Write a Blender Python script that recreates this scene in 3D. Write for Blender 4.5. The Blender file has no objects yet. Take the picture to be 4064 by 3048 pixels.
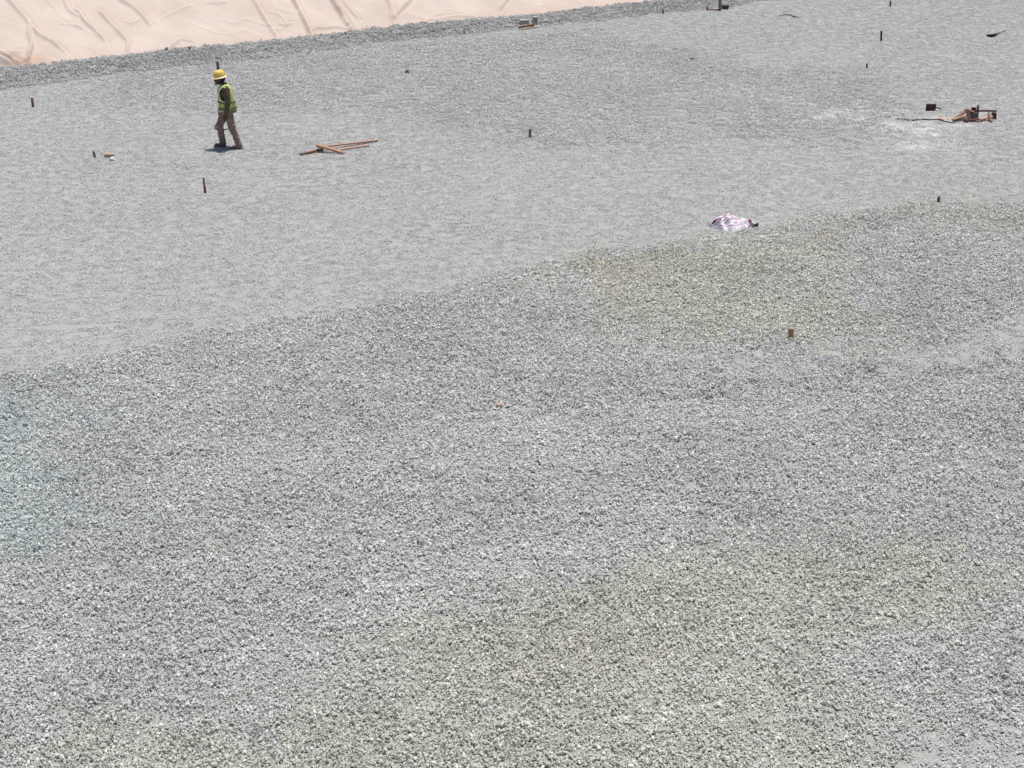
import bpy, bmesh, math, random
import numpy as np
from mathutils import Vector, Matrix, Euler

R = math.radians
random.seed(7)
rng = np.random.default_rng(11)
scene = bpy.context.scene
col = scene.collection

# ------------------------------------------------------------------ camera, sky, sun, exposure
CAM_H, PITCH, FPX = 9.5, R(22.0), 7170.0           # metres, down tilt, focal length in photo pixels
W, H = 4064.0, 3048.0
cam_data = bpy.data.cameras.new('camera')
cam = bpy.data.objects.new('camera', cam_data); col.objects.link(cam)
cam.location = (0, 0, CAM_H); cam.rotation_euler = (math.pi / 2 - PITCH, 0, 0)
cam_data.sensor_width = 36.0; cam_data.sensor_fit = 'HORIZONTAL'
cam_data.lens = 36.0 * FPX / W
cam_data.clip_start = 0.1; cam_data.clip_end = 6000
scene.camera = cam

SUN_EL, SUN_AZ = R(79.5), R(48.0)                   # azimuth clockwise from +Y (straight ahead) to the right
world = bpy.data.worlds.new('World'); scene.world = world; world.use_nodes = True
wn = world.node_tree.nodes; wl = world.node_tree.links
bg = wn['Background']; bg.inputs['Strength'].default_value = 0.065
sky = wn.new('ShaderNodeTexSky'); sky.sky_type = 'NISHITA'; sky.sun_disc = False
sky.sun_elevation = SUN_EL; sky.sun_rotation = SUN_AZ
wl.new(sky.outputs['Color'], bg.inputs['Color'])
sd = bpy.data.lights.new('sun', 'SUN'); sd.energy = 4.7; sd.angle = R(0.53); sd.color = (1.0, 0.96, 0.91)
sun = bpy.data.objects.new('sun', sd); col.objects.link(sun)
sdir = Vector((math.sin(SUN_AZ) * math.cos(SUN_EL), math.cos(SUN_AZ) * math.cos(SUN_EL), math.sin(SUN_EL)))
sun.rotation_euler = sdir.to_track_quat('Z', 'Y').to_euler(); sun.location = (10, 30, 30)
vs = scene.view_settings
vs.view_transform = 'Standard'; vs.look = 'None'; vs.exposure = 0.0; vs.gamma = 1.0; vs.use_curve_mapping = False

# ------------------------------------------------------------------ pixel <-> place helpers
cp, sp = math.cos(PITCH), math.sin(PITCH)
def ray(px, py):
    a = (px - W / 2) / FPX; b = (H / 2 - py) / FPX
    return Vector((a, cp + b * sp, -sp + b * cp))
def G(px, py, z=0.0):                                # where the ray meets the level z
    d = ray(px, py); t = (z - CAM_H) / d.z
    return Vector((d.x * t, d.y * t, z))
def to_px(x, y, z):
    dz = z - CAM_H
    depth = y * cp - dz * sp; up = y * sp + dz * cp
    return W / 2 + FPX * x / depth, H / 2 - FPX * up / depth
def scale_at(px, py):                                # photo pixels per metre on the ground there
    p = G(px, py); return FPX / (p.y * cp + CAM_H * sp)

# ------------------------------------------------------------------ value noise
_perm = rng.random((256, 256))
def vnoise(x, y, s=1.0, ox=0, oy=0):
    x = np.asarray(x, float) / s + ox + 1000; y = np.asarray(y, float) / s + oy + 1000
    xi = np.floor(x).astype(int); yi = np.floor(y).astype(int); fx = x - xi; fy = y - yi
    fx = fx * fx * (3 - 2 * fx); fy = fy * fy * (3 - 2 * fy)
    a = _perm[xi & 255, yi & 255]; b = _perm[(xi + 1) & 255, yi & 255]
    c = _perm[xi & 255, (yi + 1) & 255]; d = _perm[(xi + 1) & 255, (yi + 1) & 255]
    return (a * (1 - fx) + b * fx) * (1 - fy) + (c * (1 - fx) + d * fx) * fy - 0.5
def inpoly(px, py, poly):
    px = np.asarray(px); py = np.asarray(py); r = np.zeros(px.shape, bool); n = len(poly)
    for i in range(n):
        x1, y1 = poly[i]; x2, y2 = poly[(i + 1) % n]
        if y1 == y2: continue
        c = ((y1 > py) != (y2 > py)) & (px < (x2 - x1) * (py - y1) / (y2 - y1) + x1)
        r ^= c
    return r
def sstep(a, b, x):
    t = np.clip((x - a) / (b - a), 0, 1); return t * t * (3 - 2 * t)

# ------------------------------------------------------------------ the slope's frame (toe line on the ground)
T0 = G(0, 283, .15); T1 = G(2585, 12, .15); T0.z = T1.z = 0
U = (T1 - T0).normalized(); N = Vector((-U.y, U.x, 0))      # along the toe, and away from the camera
SLOPE = 0.5
BANK_H = 0.19
def toe_uv(x, y):
    dx = np.asarray(x) - T0.x; dy = np.asarray(y) - T0.y
    return dx * U.x + dy * U.y, dx * N.x + dy * N.y

# zones in photo pixels, all lying on the flat ground
EDGE = [(-800, 1560), (0, 1480), (380, 1440), (800, 1345), (1380, 1222), (1740, 1150), (2200, 1045), (2600, 982), (2900, 925), (3300, 852), (3700, 815), (4064, 802), (4800, 770)]
EX = np.array([p[0] for p in EDGE]); EY = np.array([p[1] for p in EDGE])
UPPER = [(150, 335), (900, 215), (1500, 140), (2200, 105), (2700, 190), (3060, 255), (3420, 270), (3640, 400), (3600, 545), (3000, 575), (2650, 592), (2150, 565), (1750, 475), (1250, 440), (720, 455), (330, 420)]
RING = [(3360, 225), (3420, 205), (3540, 205), (3560, 222), (3500, 245), (3400, 250)]
SMOOTH = [[(2850, 1530), (3150, 1440), (3420, 1375), (4200, 1235), (4200, 1370), (3700, 1415), (3400, 1440), (3150, 1490), (2950, 1545)],
          [(3700, 1850), (3850, 1790), (4200, 1740), (4200, 1960), (3950, 1950), (3780, 1905)],
          [(3560, 2990), (4200, 2830), (4200, 3300), (3450, 3300)],
          ]
OLIVE = [[(2180, 1085), (2480, 1020), (2720, 990), (3000, 930), (3420, 905), (3440, 1060), (3260, 1100), (3120, 1120), (3480, 1190), (3510, 1330), (3200, 1425), (2950, 1385), (2500, 1370), (2380, 1270), (2420, 1160), (2230, 1135)],
         [(3360, 840), (3700, 830), (4200, 815), (4200, 940), (3880, 930), (3650, 870), (3480, 900)],
         [(2000, 1110), (2080, 1090), (2090, 1180), (2000, 1200)],
         [(1280, 2480), (1720, 2385), (2300, 2300), (2720, 2240), (2920, 2160), (3180, 2120), (3560, 2140), (4000, 2230), (4200, 2380), (3620, 2450), (3420, 2540), (3380, 2680), (3500, 2900), (3500, 3300), (-300, 3300), (-300, 3040), (600, 2980), (1240, 2860), (1340, 2650)],
         [(930, 2190), (1020, 2180), (1030, 2250), (950, 2260)], [(1830, 1990), (1940, 1980), (1930, 2030), (1820, 2040)]]
TEAL = [[(-400, 1500), (250, 1540), (200, 1700), (330, 1950), (240, 2150), (150, 2200), (-400, 2210)]]
PINK = [[(2440, 1110), (2550, 1085), (2650, 1110), (2600, 1150), (2470, 1160)], [(3140, 945), (3240, 930), (3270, 955), (3160, 970)],
        [(1990, 2590), (2090, 2570), (2150, 2610), (2080, 2670), (2000, 2680)], [(2290, 2690), (2390, 2685), (2380, 2705), (2300, 2710)]]
PALE = [[(3540, 500), (3660, 478), (3810, 492), (3830, 512), (3700, 545), (3560, 548)], [(2950, 405), (3060, 375), (3130, 370), (3080, 395)],
        [(3260, 455), (3440, 435), (3560, 470), (3420, 490)]]

def zone(x, y):
    """coarse (0 packed fines .. 1 loose stone), tint rgb, for ground points"""
    x = np.asarray(x, float); y = np.asarray(y, float)
    yy = np.maximum(y, 3.0)
    px, py = to_px(x, yy, 0.0)
    k = 6500.0 / np.maximum(y, 10)                    # px per ~0.9 m
    jx = px + k * (vnoise(x, y, 0.55) * .9 + vnoise(x, y, 0.2, 9) * .5 + vnoise(x, y, 2.3, 5) * 1.2)
    jy = py + 0.35 * k * (vnoise(x, y, 0.5, 31) * .9 + vnoise(x, y, 0.2, 3) * .5 + vnoise(x, y, 2.1, 15) * 1.0)
    edge = np.interp(px, EX, EY)
    c = 0.10 + 0.90 * sstep(-.16, .16, (py + .45 * (jy - py) - edge) / k)
    def soft(polys, sx=.5):
        m = np.zeros(x.shape)
        for s_ in range(6):                           # ragged edge: stones of both kinds mix there
            ax = jx + k * sx * rng.standard_normal(x.shape); ay = jy + k * sx * .36 * rng.standard_normal(x.shape)
            q = np.zeros(x.shape, bool)
            for p in polys: q |= inpoly(ax, ay, p)
            m += q / 6
        return m
    c = np.maximum(c, .72 * soft([UPPER, RING], .4))
    c = c - soft(SMOOTH[:1], .3) * (c - .30)
    c = c - soft(SMOOTH[1:], .5) * (c - .62)
    u, v = toe_uv(x, y)
    vv = v + 0.35 * vnoise(x, y, 0.8, 3) + .2 * vnoise(x, y, .25, 8)
    bw = np.interp(u, [-4, 0, 4, 9, 30], [1.45, 1.35, 1.0, 0.85, 0.75])
    c = np.where((vv > -bw) & (vv < 0.5), 1.0, c)
    t = np.ones(x.shape + (3,))
    def mul(polys, rgb):
        m = soft(polys)
        m = (m > rng.random(x.shape)).astype(float) * .75 + m * .25
        t[:] *= 1 + m[..., None] * (np.array(rgb) - 1)
    mul(OLIVE, (.99, 1.0, 0.905)); mul(TEAL, (0.92, 1.03, 1.01)); t[(vv > -bw) & (vv < .5)] *= .91; mul(PINK, (1.07, .96, .93)); mul(PALE, (1.55, 1.54, 1.52))  # toe bank darkened in the tint for the shade between its stones
    return c, t

def height(x, y):
    x = np.asarray(x, float); y = np.asarray(y, float)
    near = sstep(80, 60, np.hypot(x, y - 30))
    h = 0.10 * vnoise(x, y, 7.0) + 0.035 * vnoise(x, y, 2.2, 3)
    px, py = to_px(x, np.maximum(y, 3.0), 0.0)
    d = (py - np.interp(px, EX, EY)) / (1.9e5 / np.maximum(y, 8) ** 2)      # roughly metres past the edge of the loose stone
    loose = sstep(-0.25, 0.35, d + .5 * vnoise(x, y, 1.1, 4))
    h = h + loose * (0.05 + 0.05 * vnoise(x, y, .9, 12) + 0.03 * vnoise(x, y, .4, 2))
    # low wheel and blade marks in the packed fines, running across the view
    h = h + (1 - loose) * 0.008 * (vnoise(x + .25 * y, y, 1, 7) * 0 + vnoise((x + .2 * y) / 9, (y - .12 * x) * 1.0, .33, 20))
    ln = vnoise((x + .25 * y) / 7, (y - .13 * x) * .8, .8, 66) + .25 * vnoise((x + .2 * y) / 3, y - .1 * x, .5, 76)
    h = h + 0.032 * np.exp(-(ln / .06) ** 2) * np.clip(.5 + 2.5 * vnoise(x, y, 2.6, 86), 0, 1) * (1 - .4 * loose)   # thin spill lines along old wheel marks
    h = h + 0.012 * loose * vnoise((x + .2 * y) / 5, (y - .15 * x), .5, 41)
    # a blade ridge low on the right
    a = G(2800, 1560); b = G(4100, 1400)
    abx, aby = b.x - a.x, b.y - a.y; L2 = abx * abx + aby * aby
    s = np.clip(((x - a.x) * abx + (y - a.y) * aby) / L2, -.1, 1.3)
    dist = np.hypot(x - a.x - s * abx, y - a.y - s * aby)
    h = h + loose * 0.065 * vnoise((x + .3 * y) / 6, y - .25 * x, 1.3, 33)      # rows left by the dumped loads
    h = h + 0.10 * np.exp(-(dist / .24) ** 2) * (1 + .8 * vnoise(x, y, .7))
    u, v = toe_uv(x, y)
    bw = np.interp(u, [-4, 0, 4, 9, 30], [1.2, 1.1, .85, 0.7, 0.65])
    h = h + BANK_H * sstep(-bw, 0.0, v + .25 * vnoise(x, y, .7, 3)) * (1 + .25 * vnoise(x, y, 1.4, 8))
    return h * near
def hz(p): return float(height(np.array([p.x]), np.array([p.y]))[0])
def P(px, py):                                       # the ground point seen at a pixel, on the uneven surface
    z = 0.0
    for _ in range(6):
        q = G(px, py, z); z = hz(q)
    return Vector((q.x, q.y, z))

# ------------------------------------------------------------------ materials
def mat(name, color, rough=0.8, var=0.0, vscale=8.0, bump=0.0, bscale=60.0, c2=None, stretch=None, spec=0.3):
    m = bpy.data.materials.new(name); m.use_nodes = True
    n = m.node_tree.nodes; l = m.node_tree.links; b = n['Principled BSDF']
    b.inputs['Roughness'].default_value = rough; b.inputs['Specular IOR Level'].default_value = spec
    b.inputs['Base Color'].default_value = (*color, 1)
    tc = n.new('ShaderNodeTexCoord'); mp = n.new('ShaderNodeMapping'); l.new(tc.outputs['Object'], mp.inputs['Vector'])
    if stretch: mp.inputs['Scale'].default_value = stretch
    if var or c2:
        nz = n.new('ShaderNodeTexNoise'); nz.inputs['Scale'].default_value = vscale; nz.inputs['Detail'].default_value = 6
        l.new(mp.outputs['Vector'], nz.inputs['Vector'])
        mx = n.new('ShaderNodeMix'); mx.data_type = 'RGBA'
        mr = n.new('ShaderNodeMapRange'); mr.inputs['From Min'].default_value = .35; mr.inputs['From Max'].default_value = .65
        l.new(nz.outputs['Fac'], mr.inputs['Value']); l.new(mr.outputs['Result'], mx.inputs['Factor'])
        mx.inputs['A'].default_value = (*[c * (1 + var) for c in color], 1)
        mx.inputs['B'].default_value = (*(c2 if c2 else [c * (1 - var) for c in color]), 1)
        l.new(mx.outputs['Result'], b.inputs['Base Color'])
    if bump:
        nb = n.new('ShaderNodeTexNoise'); nb.inputs['Scale'].default_value = bscale; nb.inputs['Detail'].default_value = 5
        l.new(mp.outputs['Vector'], nb.inputs['Vector'])
        bp = n.new('ShaderNodeBump'); bp.inputs['Strength'].default_value = bump; bp.inputs['Distance'].default_value = .01
        l.new(nb.outputs['Fac'], bp.inputs['Height']); l.new(bp.outputs['Normal'], b.inputs['Normal'])
    return m

STONE = 0.36
def stone_material():
    m = bpy.data.materials.new('crushed_stone'); m.use_nodes = True
    n = m.node_tree.nodes; l = m.node_tree.links; b = n['Principled BSDF']
    b.inputs['Roughness'].default_value = .85; b.inputs['Specular IOR Level'].default_value = .25
    a = n.new('ShaderNodeAttribute'); a.attribute_name = 'shade'; a.attribute_type = 'GEOMETRY'
    t = n.new('ShaderNodeAttribute'); t.attribute_name = 'tint'; t.attribute_type = 'INSTANCER'
    rp = n.new('ShaderNodeValToRGB'); e = rp.color_ramp.elements
    def g3(k): return (STONE * k, STONE * k * .995, STONE * k * .985, 1)
    e[0].position = 0; e[0].color = g3(.72); e[1].position = 1; e[1].color = g3(2.15)
    e.new(.3).color = g3(1.38); e.new(.8).color = g3(1.80)
    l.new(a.outputs['Fac'], rp.inputs['Fac'])
    mx = n.new('ShaderNodeMix'); mx.data_type = 'RGBA'; mx.blend_type = 'MULTIPLY'; mx.inputs['Factor'].default_value = 1
    l.new(rp.outputs['Color'], mx.inputs['A']); l.new(t.outputs['Color'], mx.inputs['B'])
    l.new(mx.outputs['Result'], b.inputs['Base Color'])
    return m
M_STONE = stone_material()

def ground_material():
    m = bpy.data.materials.new('packed_stone_fines'); m.use_nodes = True
    n = m.node_tree.nodes; l = m.node_tree.links; b = n['Principled BSDF']
    b.inputs['Roughness'].default_value = .92; b.inputs['Specular IOR Level'].default_value = .2
    g = n.new('ShaderNodeNewGeometry')
    t = n.new('ShaderNodeAttribute'); t.attribute_name = 'tint'
    n1 = n.new('ShaderNodeTexNoise'); n1.inputs['Scale'].default_value = 26; n1.inputs['Detail'].default_value = 8; n1.inputs['Roughness'].default_value = .75
    n2 = n.new('ShaderNodeTexNoise'); n2.inputs['Scale'].default_value = .45; n2.inputs['Detail'].default_value = 5
    l.new(g.outputs['Position'], n1.inputs['Vector']); l.new(g.outputs['Position'], n2.inputs['Vector'])
    rp = n.new('ShaderNodeValToRGB'); e = rp.color_ramp.elements
    e[0].position = .3; e[0].color = (STONE * .80, STONE * .79, STONE * .78, 1)
    e[1].position = .7; e[1].color = (STONE * 1.18, STONE * 1.17, STONE * 1.155, 1)
    l.new(n1.outputs['Fac'], rp.inputs['Fac'])
    mr = n.new('ShaderNodeMapRange'); mr.inputs['From Min'].default_value = .3; mr.inputs['From Max'].default_value = .7
    mr.inputs['To Min'].default_value = .96; mr.inputs['To Max'].default_value = 1.04
    l.new(n2.outputs['Fac'], mr.inputs['Value'])
    vm = n.new('ShaderNodeVectorMath'); vm.operation = 'SCALE'
    l.new(rp.outputs['Color'], vm.inputs[0]); l.new(mr.outputs['Result'], vm.inputs['Scale'])
    mx = n.new('ShaderNodeMix'); mx.data_type = 'RGBA'; mx.blend_type = 'MULTIPLY'; mx.inputs['Factor'].default_value = 1
    l.new(vm.outputs['Vector'], mx.inputs['A']); l.new(t.outputs['Color'], mx.inputs['B'])
    l.new(mx.outputs['Result'], b.inputs['Base Color'])
    bp = n.new('ShaderNodeBump'); bp.inputs['Strength'].default_value = .6; bp.inputs['Distance'].default_value = .02
    l.new(n1.outputs['Fac'], bp.inputs['Height']); l.new(bp.outputs['Normal'], b.inputs['Normal'])
    return m
M_GROUND = ground_material()

def sheet_material():
    m = bpy.data.materials.new('beige_geotextile'); m.use_nodes = True
    n = m.node_tree.nodes; l = m.node_tree.links; b = n['Principled BSDF']
    b.inputs['Roughness'].default_value = .9; b.inputs['Specular IOR Level'].default_value = .15
    g = n.new('ShaderNodeNewGeometry')
    n1 = n.new('ShaderNodeTexNoise'); n1.inputs['Scale'].default_value = .9; n1.inputs['Detail'].default_value = 7; n1.inputs['Roughness'].default_value = .6
    n2 = n.new('ShaderNodeTexNoise'); n2.inputs['Scale'].default_value = 22; n2.inputs['Detail'].default_value = 6; n2.inputs['Roughness'].default_value = .7
    for q in (n1, n2): l.new(g.outputs['Position'], q.inputs['Vector'])
    r1 = n.new('ShaderNodeValToRGB'); e = r1.color_ramp.elements
    e[0].position = .3; e[0].color = (.545, .450, .395, 1); e[1].position = .72; e[1].color = (.63, .535, .48, 1)
    l.new(n1.outputs['Fac'], r1.inputs['Fac'])
    mr = n.new('ShaderNodeMapRange'); mr.inputs['From Min'].default_value = .3; mr.inputs['From Max'].default_value = .7
    mr.inputs['To Min'].default_value = .93; mr.inputs['To Max'].default_value = 1.05
    l.new(n2.outputs['Fac'], mr.inputs['Value'])
    vm = n.new('ShaderNodeVectorMath'); vm.operation = 'SCALE'
    l.new(r1.outputs['Color'], vm.inputs[0]); l.new(mr.outputs['Result'], vm.inputs['Scale'])
    at = n.new('ShaderNodeAttribute'); at.attribute_name = 'dirt'
    mx = n.new('ShaderNodeMix'); mx.data_type = 'RGBA'; mx.inputs['B'].default_value = (.50, .36, .28, 1)
    l.new(at.outputs['Fac'], mx.inputs['Factor']); l.new(vm.outputs['Vector'], mx.inputs['A'])
    l.new(mx.outputs['Result'], b.inputs['Base Color'])
    bp = n.new('ShaderNodeBump'); bp.inputs['Strength'].default_value = .35; bp.inputs['Distance'].default_value = .01
    l.new(n2.outputs['Fac'], bp.inputs['Height']); l.new(bp.outputs['Normal'], b.inputs['Normal'])
    return m
M_SHEET = sheet_material()
M_EARTH = mat('red_earth', (.30, .20, .13), .95, .2, 3, .5, 12)
M_WOOD = {
    'brown': mat('brown_wood', (.22, .13, .085), .8, .35, 14, .5, 40, stretch=(1, 8, 8)),
    'dark': mat('dark_red_wood', (.085, .035, .03), .8, .35, 14, .5, 40, stretch=(1, 8, 8)),
    'tan': mat('pale_wood', (.46, .33, .25), .8, .25, 14, .5, 40, stretch=(1, 8, 8)),
    'orange': mat('orange_wood', (.42, .255, .18), .85, .4, 14, .5, 40, stretch=(1, 8, 8)),
    'pink': mat('pinkish_wood', (.50, .33, .27), .8, .25, 14, .5, 40, stretch=(1, 8, 8)),
    'grey': mat('weathered_wood', (.20, .165, .15), .85, .3, 14, .5, 40, stretch=(1, 8, 8)),
    'red': mat('red_painted_wood', (.22, .035, .03), .7, .3, 20, .3, 40),
    'black': mat('blackish_wood', (.065, .045, .035), .85, .3, 14, .4, 40),  # near-black brown wood for small pegs and the twig
}

# ------------------------------------------------------------------ building helpers
def mesh_obj(name, verts, faces, material, parent=None, smooth=False):
    me = bpy.data.meshes.new(name); me.from_pydata([tuple(v) for v in verts], [], faces); me.update()
    if smooth: me.polygons.foreach_set('use_smooth', [True] * len(me.polygons))
    me.materials.append(material)
    o = bpy.data.objects.new(name, me); col.objects.link(o)
    if parent: o.parent = parent
    return o
def tag(o, label, cat=None, group=None, kind=None):
    o['label'] = label
    if cat: o['category'] = cat
    if group: o['group'] = group
    if kind: o['kind'] = kind
    return o

# ------------------------------------------------------------------ ground: one sheet to the horizon
def axis(lo, hi, step, far):
    a = list(np.arange(lo, hi + 1e-6, step)); g = step; x = lo
    left = []
    while x > -far: g *= 1.5; x -= g; left.append(x)
    g = step; x = a[-1]; right = []
    while x < far: g *= 1.5; x += g; right.append(x)
    return np.array(left[::-1] + a + right)
xs = axis(-20.0, 24.0, 0.16, 3500); ys = axis(9.0, 60.0, 0.08, 3500)
GX, GY = np.meshgrid(xs, ys)
GZ = height(GX, GY)
nx, ny = len(xs), len(ys)
gv = np.stack([GX.ravel(), GY.ravel(), GZ.ravel()], 1)
ii = np.arange(nx * ny).reshape(ny, nx)
gf = np.stack([ii[:-1, :-1].ravel(), ii[:-1, 1:].ravel(), ii[1:, 1:].ravel(), ii[1:, :-1].ravel()], 1)
def grid_mesh(name, v, f, material):
    me = bpy.data.meshes.new(name)
    me.vertices.add(len(v)); me.vertices.foreach_set('co', v.astype(np.float32).ravel())
    me.loops.add(f.size); me.loops.foreach_set('vertex_index', f.astype(np.int32).ravel())
    me.polygons.add(len(f)); me.polygons.foreach_set('loop_start', np.arange(0, f.size, 4, dtype=np.int32))
    me.update(calc_edges=True); me.validate()
    me.polygons.foreach_set('use_smooth', np.ones(len(f), bool))
    me.materials.append(material)
    o = bpy.data.objects.new(name, me); col.objects.link(o); return o
ground = grid_mesh('ground', gv, gf, M_GROUND)
ground['kind'] = 'structure'; ground['label'] = 'wide level pad of packed grey crushed stone'
_, gt = zone(gv[:, 0], gv[:, 1])
ta = ground.data.attributes.new('tint', 'FLOAT_COLOR', 'POINT')
ta.data.foreach_set('color', np.concatenate([gt, np.ones((len(gt), 1))], 1).astype(np.float32).ravel())

# ------------------------------------------------------------------ embankment and the sheet lying on its slope
def slope_pt(u, v, dz=0.0):
    p = T0 + U * u + N * v
    return Vector((p.x, p.y, BANK_H - 0.08 + v * SLOPE + dz))
emb = []
prof = [(-0.9, -0.6), (0.0, -0.06), (9.0, -0.06 + 0), (13.0, -1.9), (26.0, -8.6)]
us = [-60, -30, -10, 0, 10, 20, 30, 60, 90]
pv = []
for u in us:
    for v, dz in [(-.9, -.35), (0, -.08), (9.0, -.08)]:
        pv.append(slope_pt(u, v, dz))
    p = slope_pt(u, 13.0); pv.append(Vector((p.x, p.y, BANK_H + 9 * SLOPE - .15)))
    p = slope_pt(u, 24.0); pv.append(Vector((p.x, p.y, -.6)))
pf = [(i * 5 + j, (i + 1) * 5 + j, (i + 1) * 5 + j + 1, i * 5 + j + 1) for i in range(len(us) - 1) for j in range(4)]
embo = mesh_obj('embankment', pv, pf, M_EARTH); embo['kind'] = 'structure'; embo['label'] = 'earth embankment under the beige sheet'

def slope_uv(px, py):
    d = ray(px, py); o = Vector((0, 0, CAM_H)); n = Vector((-N.x * SLOPE, -N.y * SLOPE, 1))
    t = (slope_pt(0, 0) - o).dot(n) / d.dot(n); p = o + d * t
    return ((p.x - T0.x) * U.x + (p.y - T0.y) * U.y, (p.x - T0.x) * N.x + (p.y - T0.y) * N.y)
FOLDS = [  # (ridge height, half width, points in the photograph)
    (.060, .075, [(-20, -60), (25, 0), (82, 57), (120, 101), (158, 146), (215, 174), (262, 210)]),
    (.050, .080, [(117, 104), (120, 146), (130, 184), (114, 234), (95, 262)]),
    (.045, .060, [(240, -40), (263, 16), (279, 44), (310, 66)]),
    (.060, .070, [(300, 35), (342, 89), (374, 114), (420, 160)]),
    (.055, .070, [(390, 38), (437, 89), (481, 133), (510, 165), (510, 222)]),
    (.060, .080, [(440, -40), (481, 0), (525, 25), (557, 51), (600, 100)]),
    (.050, .080, [(980, -50), (1006, 0), (1038, 57), (1070, 108), (1110, 165)]),
    (.10, .085, [(1135, -50), (1162, 0), (1190, 51), (1209, 89), (1240, 152)]),
    (.125, .090, [(1290, -40), (1317, 0), (1342, 38), (1374, 82), (1400, 122)]),
    (.045, .070, [(1340, -30), (1370, 15), (1400, 50), (1425, 75)]),
    (.040, .060, [(670, 185), (690, 171), (715, 149), (770, 158)]),
    (.045, .060, [(1240, 117), (1290, 115), (1342, 110), (1400, 119), (1450, 125)]),
    (.050, .090, [(1530, -40), (1542, 0), (1559, 41), (1556, 80)]),
    (.045, .080, [(1640, -10), (1600, 30), (1562, 68)]),
    (.040, .080, [(1690, 85), (1725, 75), (1820, 61), (1900, 62)]),
    (.040, .070, [(2030, -10), (2000, 25), (1985, 40)]),
    (.13, .10, [(-80, 190), (0, 219), (35, 232), (60, 240)]),
    (.17, .11, [(-80, 205), (0, 243), (30, 256), (58, 270)]),
    (.050, .060, [(60, 240), (85, 250), (110, 246), (118, 232)]),
    (.030, .060, [(1100, 100), (1130, 108), (1160, 100)]),
    (.030, .060, [(230, 95), (290, 98), (330, 112)]),
    (.030, .060, [(0, 205), (40, 210), (85, 210)]),
    (.030, .070, [(820, 10), (860, 15), (900, 10)]),
    (.025, .060, [(500, 80), (520, 92), (545, 80), (560, 60)]),
    (.025, .080, [(640, 70), (700, 40), (760, 20)]),
]
su = np.arange(-9.0, 34.0, 0.03); sv = np.arange(-0.7, 7.0, 0.03)
su = np.concatenate([np.linspace(-60, -9.5, 40), su, np.linspace(35, 90, 40)])
sv = np.concatenate([sv, np.linspace(7.2, 9.0, 6)])
SU, SV = np.meshgrid(su, sv)
cr = vnoise(SU * .8 + SV * .9, SV * .45 - SU * .35, .55, 44)
D = .030 * np.exp(-(cr / .035) ** 2) * np.clip(2.5 * vnoise(SU, SV, .8, 54), 0, 1)
D = D + 0.16 * vnoise(SU, SV, 2.6, 2) + 0.06 * vnoise(SU, SV, .9, 7) + 0.020 * vnoise(SU + SV * .7, SV * .35, .33, 17) + .008 * vnoise(SU, SV, .12, 27)
for hgt, wid, pts in FOLDS:
    q = [slope_uv(*p) for p in pts]; wid *= .75
    best = np.full(SU.shape, 9.0); side = np.zeros(SU.shape); along = np.zeros(SU.shape)
    tot = sum(math.hypot(q[i + 1][0] - q[i][0], q[i + 1][1] - q[i][1]) for i in range(len(q) - 1)); acc = 0
    for i in range(len(q) - 1):
        (ax, ay), (bx, by) = q[i], q[i + 1]; ex, ey = bx - ax, by - ay; L = math.hypot(ex, ey)
        t = np.clip(((SU - ax) * ex + (SV - ay) * ey) / (L * L), 0, 1)
        dx = SU - ax - t * ex; dy = SV - ay - t * ey; d = np.hypot(dx, dy)
        m = d < best
        best = np.where(m, d, best); side = np.where(m, (ex * dy - ey * dx) / L, side); along = np.where(m, (acc + t * L) / tot, along)
        acc += L
    w = np.where(side > 0, wid * .4, wid * 1.1)
    prof_ = np.exp(-(best / w) ** 2) * (.75 + .5 * vnoise(SU, SV, .5, 3)) * np.clip(np.minimum(along, 1 - along) * 8 + .25, 0, 1)
    groove = np.exp(-((best - wid * 1.3) / (wid * .6)) ** 2) * (side > 0)
    D = D + 1.9 * hgt * prof_ - .6 * hgt * groove
D = D * np.where(SV > 7, .3, 1)
base = T0
X = base.x + U.x * SU + N.x * SV; Y = base.y + U.y * SU + N.y * SV
Z = BANK_H - 0.08 + SV * SLOPE + .12 * 0 + D * .9 + .03
sverts = np.stack([X.ravel(), Y.ravel(), Z.ravel()], 1)
sn_u, sn_v = len(su), len(sv); si = np.arange(sn_u * sn_v).reshape(sn_v, sn_u)
sf = np.stack([si[:-1, :-1].ravel(), si[:-1, 1:].ravel(), si[1:, 1:].ravel(), si[1:, :-1].ravel()], 1)
sheet = grid_mesh('geotextile_sheet', sverts, sf, M_SHEET)
tag(sheet, 'wrinkled beige geotextile sheet covering the slope beyond the gravel', 'sheet')
dirt = sstep(.5, -.05, SV + .35 * vnoise(SU, SV, .5, 5)) * .35
pu, pvv = slope_uv(135, 240)
dirt = dirt + .55 * np.exp(-(((SU - pu) / .45) ** 2 + ((SV - pvv) / .22) ** 2)) * (1 + vnoise(SU, SV, .15))
da = sheet.data.attributes.new('dirt', 'FLOAT', 'POINT'); da.data.foreach_set('value', np.clip(dirt, 0, 1).astype(np.float32).ravel())

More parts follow.
